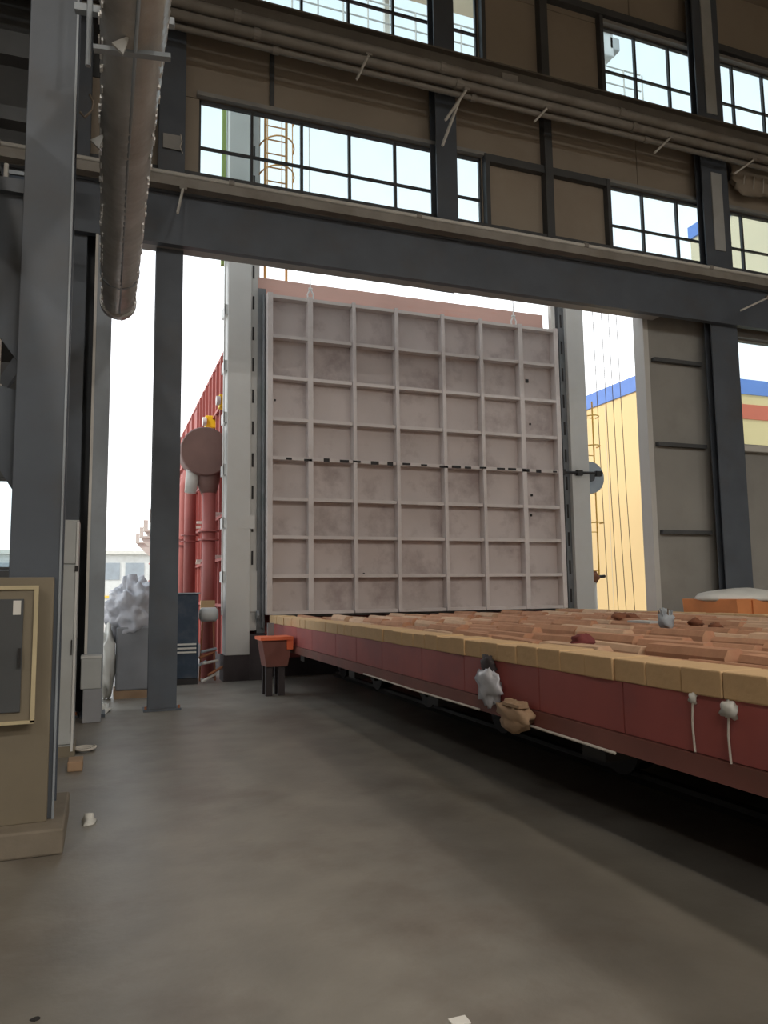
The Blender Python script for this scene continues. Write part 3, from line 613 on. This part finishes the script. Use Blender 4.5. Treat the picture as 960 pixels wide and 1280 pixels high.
for k, y in enumerate((17.4, 18.7, 20.0, 21.4, 23.0)):
    o = thing('riser_pipe', ('dusty red riser pipe next to the brown drum', 'dusty red riser pipe, second from the brown drum', 'dusty red riser pipe, third from the brown drum', 'dusty red riser pipe, fourth from the brown drum', 'dusty red riser pipe furthest from the brown drum')[k], 'pipe', (1.82, y, 0), 'red riser pipes along the furnace')
    MB().tube([(1.82, y, 0.0), (1.82, y, 4.2), (1.88, y, 4.5), (2.19, y, 4.6)], 0.13, 16).build('pipe_run', 'pipe_red', o, smooth=True)
    for z in (2.78, 2.92): MB().tube([(1.82, y, z-0.025), (1.82, y, z)], 0.20, 16).build('flange', 'pipe_red', o)
for k, (px, py, y, lab) in enumerate(((266, 527, 17.2, 'yellow valve actuator box above the brown drum'), (284, 501, 15.6, 'yellow valve actuator box next to the lift pillar'))):
    p = onY(px, py, y)
    o = thing('actuator_box', lab, 'actuator', tuple(p))
    B(p.x-0.16, p.x+0.20, y, y+0.25, p.z-0.14, p.z+0.14).build('box', 'yellow_paint', o, bevel=0.02)
    MB().tube([(p.x-0.22, y+0.05, p.z), (p.x-0.14, y+0.05, p.z)], 0.10, 14).build('end_cap', 'white_steel', o)
    MB().tube([(p.x, y+0.12, p.z-0.12), (FX0+0.02, y+0.12, p.z-0.5)], 0.04, 8).build('stem', 'pale_steel', o)
for k, y in enumerate((26.8, 30.9, 34.3, 38.2)):
    o = thing('eave_bracket', ('pale steel bracket on the furnace side, first beyond the riser pipes', 'pale steel bracket on the furnace side, second beyond the riser pipes', 'pale steel bracket on the furnace side, third beyond the riser pipes', 'pale steel bracket at the far end of the furnace side')[k], 'bracket', (1.9, y, 4.0), 'brackets along the far furnace side')
    MB().prism([(FX0, 4.05), (FX0, 3.2), (1.55, 3.95), (1.5, 4.05)], 1, y, y+0.1).build('gusset', 'pale_steel', o)
    B(1.45, FX0, y-0.1, y+0.2, 4.05, 4.12).build('shelf', 'pale_steel', o)
    B(1.45, 1.62, y-0.05, y+0.15, 4.12, 4.5).build('upstand', 'pale_steel', o)
    MB().tube([(1.95, y+0.05, 4.12), (1.95, y+0.05, 4.42)], 0.16, 12).build('cap', 'white_steel', o)
# blue blower and clutter by the gate
p0, p1 = onY(221, 743, 13.9), onY(248, 800, 13.9)
bl = thing('blower_unit', 'dark blue blower unit behind the gate column', 'blower', ((p0.x+p1.x)/2, 14.1, 0))
B(p0.x-0.3, p1.x, 13.9, 14.55, 0.1, p0.z).build('housing', 'blue_paint', bl, bevel=0.02)
B(p0.x-0.32, p1.x+0.02, 13.88, 14.57, p0.z, p0.z+0.03).build('lid', 'steel_light', bl)
for z in (0.55, 0.62, 0.69): B(p0.x, p1.x-0.04, 13.87, 13.9, z, z+0.03).build('louvre', 'pale_steel', bl)
B(p0.x-0.3, p1.x, 13.9, 14.55, -0.02, 0.1).build('skid', 'soot', bl)
p = onY(260, 768, 14.35)
o = thing('white_tank', 'short white horizontal tank by the blower', 'tank', (p.x, 14.35, 0))
MB().tube([(p.x-0.16, 14.35, p.z), (p.x-0.12, 14.35, p.z), (p.x+0.14, 14.35, p.z), (p.x+0.18, 14.35, p.z)], [0.08, 0.13, 0.13, 0.08], 16).build('shell', 'white_steel', o, smooth=True)
for s_ in (-0.1, 0.1): MB().bar((p.x+s_, 14.35, p.z-0.1), (p.x+s_*1.4, 14.35, 0), 0.03, 0.03).build('leg', 'rust', o)
random.seed(5)
for k in range(6):
    a = onY(248+random.uniform(0, 24), 775+random.uniform(0, 26), 13.95+0.04*k)
    o = MB().tube([(a.x-0.15, a.y-0.1, 0.05+0.10*k), (a.x+0.14, a.y+0.1, 0.06+0.10*k+random.uniform(0, .12))], 0.025, 8).build('scrap_pipe', ('pale_steel', 'rust', 'steel_light')[k % 3])
    tag(o, ('short pale', 'short rusty', 'short blue-grey')[k % 3]+' scrap pipe in the heap by the blower, '+('lower' if k < 3 else 'upper')+' one', 'pipe', 'scrap pipes heaped by the blower')
p = onY(258, 752, 14.5); tag(B(p.x-0.10, p.x+0.16, 14.5, 14.62, p.z-0.15, p.z+0.02).build('carton', 'brick_tan'), 'small tan carton above the white tank', 'carton')

# orange rimmed trough at the car's far corner
p0, p1 = onY(326, 797, 11.7), onY(368, 793, 11.7)
TX0, TX1, TZ = p0.x, 2.83, p0.z
ot = thing('sand_trough', 'orange rimmed red steel trough standing at the car corner', 'trough', ((TX0+TX1)/2, 12.0, 0))
MB().prism([(TX0+0.10, 0.45), (TX1-0.08, 0.45), (TX1-0.01, TZ-0.05), (TX0+0.03, TZ-0.05)], 1, 11.75, 12.15).build('trough_body', 'car_flange', ot)
MB().box(TX0, TX1, 11.7, 12.2, TZ-0.05, TZ).build('rim', 'orange_paint', ot)
B(TX1-0.1, TX1, 11.72, 12.18, TZ-0.2, TZ-0.05).build('side_lug', 'orange_paint', ot)
for x in (TX0+0.10, TX1-0.22):
    for y in (11.78, 12.04): B(x, x+0.10, y, y+0.08, 0.0, 0.45).build('leg', 'base_purple', ot)
B(TX0+0.2, TX0+0.3, 12.15, 12.2, TZ-0.05, TZ+0.2).build('upright', 'guide_steel', ot)

# ================================================================== bogie car
CX0, CX1, CY0, CY1 = 2.88, 9.22, 0.4, 13.72
ZB, ZR0, ZR1, ZT = 0.64, 0.755, 1.05, 1.185
car = thing('furnace_car', 'long red steel furnace car topped with tan firebricks, rolled out of the furnace', 'furnace car', (6, 7, 0))
B(CX0+0.03, CX1-0.03, CY0+0.03, CY1, ZR0, ZR1).build('deck', 'deck_rust', car)
L0 = [CY0]
while L0[-1] < CY1-1.0: L0.append(L0[-1]+random.uniform(0.85, 1.25))
L0.append(CY1)
for xs_, xe in ((CX0, CX0+0.03), (CX1-0.03, CX1)):
    for a, b in zip(L0[:-1], L0[1:]): B(xs_, xe, a+0.006, b-0.006, ZR0, ZR1).build('side_plate', 'car_red', car)
    xo = xs_-0.02 if xs_ == CX0 else xs_
    B(xo, xo+0.09, CY0, CY1, ZB, ZR0-0.005).build('lower_flange', 'car_flange', car)
B(CX0, CX1, CY0, CY0+0.03, ZR0, ZR1).build('end_plate', 'car_red', car)
for y in (1.6, 4.2, 6.8, 9.4, 12.0):
    B(CX0+0.2, CX1-0.2, y, y+0.25, 0.48, ZR0).build('cross_beam', 'wheel_iron', car)
for x in (CX0+1.35, CX1-1.35):
    B(x-0.12, x+0.12, CY0+0.2, CY1-0.1, 0.42, ZR0).build('sole_beam', 'wheel_iron', car)
    for y in (1.4, 3.4, 5.4, 7.4, 9.4, 11.4, 13.2):
        wv = MB().tube([(x-0.10, y, 0.30), (x+0.10, y, 0.30)], 0.22, 20).build('wheel', 'wheel_iron', car)
        MB().tube([(x-0.13, y, 0.30), (x-0.10, y, 0.30)], 0.25, 20).build('wheel_flange', 'wheel_iron', car)
        B(x-0.2, x-0.13, y-0.09, y+0.09, 0.2, 0.45).build('axle_box', 'wheel_iron', car)
for x, lab in ((CX0+1.35, 'rail under the visible side of the furnace car'), (CX1-1.35, 'rail under the far side of the furnace car')):
    r_ = MB().prism([(x-0.07, 0), (x+0.07, 0), (x+0.015, 0.03), (x+0.015, 0.055), (x+0.04, 0.06), (x+0.04, 0.08), (x-0.04, 0.08), (x-0.04, 0.06), (x-0.015, 0.055), (x-0.015, 0.03)], 1, -2, 14).build('crane_rail', 'wheel_iron')
    r_.name = 'track_rail'; tag(r_, 'dark steel '+lab, 'rail')
# edge bricks
random.seed(11)
eb = [B(-0.14, 0.14, -0.138, 0.138, 0, 0.135).build('edge_brick', 'brick_tan', car, bevel=0.008)]
eb[0].location = (CX0+0.13, CY0+0.15, ZR1); first = True
y = CY0+0.15; 
while y < CY1-0.14:
    for x in (CX0+0.13, CX1-0.13):
        if first: first = False; continue
        piece(eb[0], car, (x+random.uniform(-.008, .008), y, ZR1), (0, 0, random.uniform(-.01, .01)), (1, 1, 1+random.uniform(-.04, .05)))
    y += 0.283
# firebrick bars in long wavering rows
def barmesh(m):
    mb = MB(); mb.prism([(-0.09, 0), (0.09, 0), (0.085, 0.07), (0.05, 0.105), (-0.05, 0.105), (-0.085, 0.07)], 1, -0.39, 0.39)
    o = mb.build('firebrick_bar', m, car); return o
b1, b2 = barmesh('bar_brown'), barmesh('bar_pale')
used = {b1: False, b2: False}
rowx = []; x = CX0+0.47
while x < CX1-0.35: rowx.append(x); x += 0.45
for ri, x in enumerate(rowx):
    y = CY0+0.5+random.uniform(-.2, .1)
    while y < CY1-0.42:
        src = b2 if random.random() < 0.35 else b1
        args = ((x+random.uniform(-.045, .045), y, ZR1), (random.uniform(-.012, .02), random.uniform(-.1, .1), random.uniform(-.05, .05)), (random.uniform(.75, 1.02), random.uniform(.88, 1.0), random.uniform(.85, 1.45)))
        if not used[src]:
            src.location, src.rotation_euler, src.scale = args; used[src] = True
        else: piece(src, car, *args)
        y += 0.80

# things lying on and hanging from the car
p = onZ(833, 786, 1.17)
gb = thing('wire_bundle', 'grey bundle of wire ties standing on the firebrick bars', 'wire bundle', (p.x, p.y, 1.17))
MB().lump((p.x, p.y, 1.26), (0.085, 0.07, 0.10), 9, 0.4, 16, 12, 2, flat=1.165).build('bundle_body', 'steel_light', gb, smooth=True)
for k in range(7):
    a = 2*math.pi*k/7; MB().tube([(p.x+0.04*math.cos(a), p.y+0.04*math.sin(a), 1.25), (p.x+0.08*math.cos(a), p.y+0.06*math.sin(a), 1.36+0.01*(k % 3))], 0.008, 5).build('wire', 'cable' if k % 2 else 'steel_light', gb)
p = onZ(808, 779, 1.17)
o = MB().box(p.x-0.12, p.x+0.10, p.y-0.2, p.y+0.2, 1.175, 1.20).build('metal_plate', 'cabinet_grey'); tag(o, 'pale flat metal plate lying on the firebricks by the wire bundle', 'plate')
p = onZ(728, 806, 1.17)
o = MB().lump((p.x, p.y, 1.19), (0.085, 0.085, 0.06), 6, 0.5, 14, 10, 2).build('brick_fragment', 'lump_red', smooth=True); tag(o, 'dark red fragment lying on the tan firebricks', 'fragment')
for k, (px, py, s_, lab) in enumerate(((775, 773, 0.17, 'brown crusted lump on the far car edge by the valve block'), (790, 773, 0.14, 'thin rusty flake curled up on the far car edge'), (870, 780, 0.12, 'dusty brown crumb heap near the wire bundle'), (895, 784, 0.10, 'small dusty crumb heap by the orange skip'))):
    p = onZ(px, py, 1.17)
    o = MB().lump((p.x, p.y, 1.18), (s_*0.75, s_*0.6, s_*0.4), 20+k, 0.6, 14, 10, 2.2).build('rubble_lump', 'scrap_brown', smooth=True); tag(o, lab, 'rubble')
p = onX(610, 850, CX0-0.06)
o = thing('plastic_bag', 'dusky plastic bag tied to the red car side', 'bag', (p.x, p.y, 0.8))
MB().lump((CX0-0.055, p.y, 0.86), (0.045, 0.17, 0.14), 31, 0.5, 18, 14, 2.5).build('bag_body', 'plastic_film', o, smooth=True)
MB().lump((CX0-0.045, p.y+0.02, 1.02), (0.035, 0.10, 0.07), 33, 0.5, 14, 10, 2.5).build('bag_neck', 'base_purple', o, smooth=True)
p = onX(645, 882, CX0-0.08)
o = thing('cardboard_scrap', 'crumpled brown cardboard stuck to the lower edge of the car', 'cardboard', (p.x, p.y, 0.7))
MB().lump((CX0-0.085, p.y, 0.70), (0.07, 0.22, 0.10), 35, 0.6, 18, 12, 2).build('sheet', 'cardboard', o, smooth=True)
B(CX0-0.14, CX0-0.06, p.y-0.14, p.y+0.1, 0.77, 0.79).build('fold', 'cardboard', o)
for (px, y0p, y1p, lab, kn) in ((866, 872, 940, 'thin white rope hanging down the red car side', False), (911, 886, 955, 'frayed white rope with a rag knot on the car side', True)):
    a = onX(px, y0p, CX0-0.015); b_ = onX(px+3, y1p, CX0-0.03)
    o = thing('hanging_rope', lab, 'rope', tuple(b_))
    MB().tube([a, (a+b_)/2+Vector((0, 0.01, 0)), b_], 0.006, 6).build('strand', 'rope', o)
    MB().lump(a, (0.02, 0.025, 0.03) if not kn else (0.03, 0.055, 0.045), 40, 0.6, 10, 8, 2.5).build('knot', 'tarp_white', o, smooth=True)
a, b_ = onX(455, 845, CX0-0.03), onX(600, 886, CX0-0.03)
o = thing('edge_cable', 'thin pale cable running along the lower car edge', 'cable', (CX0, 8, 0.63))
MB().tube([(CX0-0.035, a.y, 0.655), (CX0-0.035, (a.y+b_.y)/2, 0.645), (CX0-0.035, b_.y, 0.65)], 0.009, 6).build('strand', 'rope', o)
MB().tube([(CX0-0.035, onX(660, 905, CX0).y, 0.645), (CX0-0.035, onX(775, 938, CX0).y, 0.635)], 0.009, 6).build('strand', 'rope', o)

# orange skip behind the car
sk = thing('orange_skip', 'orange steel skip under a white tarpaulin beyond the car', 'skip', (10.0, 9.9, 0))
MB().prism([(9.55, 0.1), (10.6, 0.1), (10.75, 1.40), (9.42, 1.40)], 1, 9.3, 10.5).build('skip_body', 'orange_skip', sk, bevel=0.01)
MB().lump((10.08, 9.9, 1.40), (0.70, 0.62, 0.17), 50, 0.18, 22, 12, 1.5, flat=1.36).build('tarpaulin', 'tarp_white', sk, smooth=True)
for x in (9.65, 10.45): B(x, x+0.1, 9.32, 10.48, 0, 0.1).build('skid', 'soot', sk)
for x in (9.75, 10.1, 10.45): B(x-0.02, x+0.02, 9.27, 9.31, 0.2, 1.38).build('side_rib', 'orange_skip', sk)

# floor litter
p = onZ(572, 1277, 0); o = B(p.x-0.03, p.x+0.04, p.y-0.03, p.y+0.02, 0, 0.006).build('paper_scrap', 'sticker_white'); tag(o, 'small white paper scrap on the open floor', 'paper scrap')
p = onZ(44, 1275, 0); o = MB().lump((p.x, p.y, 0.003), (0.02, 0.012, 0.006), 4, 0.4, 8, 6).build('pebble', 'soot'); tag(o, 'tiny black pebble on the open floor', 'pebble')

# ================================================================== buildings outside
yb = thing('yellow_building', 'yellow factory building with blue parapet and red stripe', 'building', (26, 33, 0))
XB, YB0, ZBt = 20.0, 23.25, 10.12
B(XB, 60, YB0, 29.8, -0.02, 8.45).build('wall', 'yellow_wall', yb); B(XB+0.0, 60, YB0, 29.8, 8.45, 9.49).build('upper_wall', 'yellow_wall', yb)
B(XB-0.06, 60.1, YB0-0.06, 29.86, 9.49, ZBt).build('parapet', 'blue_band', yb)
B(XB+1.0, 60, YB0-0.05, YB0, 8.45, 9.06).build('stripe', 'red_band', yb)
B(27.0, 29.0, YB0-0.3, YB0, 0, 4).build('shutter_door', 'grey_block', yb)
for k in range(3): B(XB-0.012, XB, YB0+0.8+k*2.2, YB0+0.83+k*2.2, 0, 9.45).build('seam', 'beige_wall', yb)
tb = thing('elevated_gallery', 'tall beige gallery block with blue parapet on posts behind the yellow building', 'building', (46, 35, 0))
p = onY(862, 285, 40); q = onY(862, 300, 40); zb = onX(945, 388, p.x).z
B(p.x, p.x+30, 30.5, 40, zb, q.z).build('wall', 'beige_wall', tb); B(p.x-0.15, p.x+30.1, 30.4, 40.05, q.z, p.z).build('parapet', 'blue_band', tb)
for (xx, yy) in ((p.x+0.4, onX(905, 500, p.x+0.4).y), (p.x+12, 31), (p.x+28, 31), (p.x+28, 39.5)): B(xx-0.4, xx+0.4, yy-0.4, yy+0.4, 0, zb).build('post', 'pale_steel', tb)
fbld = thing('far_workshop', 'low white workshop with a window strip across the yard', 'building', (2, 76, 0))
B(-25, 30, 76, 90, -0.02, 5.4).build('wall', 'white_steel', fbld); B(-25.3, 30.3, 75.6, 90.3, 5.4, 5.75).build('roof', 'pale_steel', fbld)
for k in range(14): B(-20+k*2.2, -18.3+k*2.2, 75.93, 76, 3.0, 4.6).build('window', 'steel_light', fbld)
B(-25, 30, 75.9, 76, 1.3, 1.5).build('stripe', 'ladder_yellow', fbld)

# ================================================================== unseen fill lamps, added to light the hall from above and behind
def add_fill_lamp(x, y, z, watt, wide, lab, grp):  # added fill light with a fixture around it, out of view
    o = thing('fill_lamp', lab, 'lamp', (x, y, z), grp)
    MB().tube([(x, y, z+0.02), (x, y, z+0.25), (x, y, z+0.45)], [0.35, 0.2, 0.1], 20).build('shade', 'lamp_body', o)
    MB().tube([(x, y, z+0.45), (x, y, HZ)], 0.015, 6).build('suspension', 'cable', o)
    MB().tube([(x, y, z+0.0), (x, y, z+0.02)], 0.32, 20).build('lens', 'lamp_glow', o)
    if wide: L = bpy.data.lights.new('bulb', 'AREA'); L.shape = 'DISK'; L.size = 0.64
    else: L = bpy.data.lights.new('bulb', 'SPOT'); L.spot_size = R(112); L.spot_blend = 0.5; L.shadow_soft_size = 0.3
    L.energy = watt; L.color = (1.0, 0.96, 0.90) if wide else (1.0, 0.80, 0.56)
    lo = bpy.data.objects.new('bulb', L); COL.objects.link(lo); lo.parent = o; lo.location = (0, 0, -0.03)
for x in (-9.0, -2.5, 4.0, 10.5, 17.0):
    for y in (-13.0, -7.0): add_fill_lamp(x, y, 11.5, 420, True, 'unseen wide fill lamp added in the back of the hall', 'added wide fill lamps')
    add_fill_lamp(x, 0.0, 12.6, 550, False, 'unseen warm fill spot added above the furnace car', 'added warm fill spots')
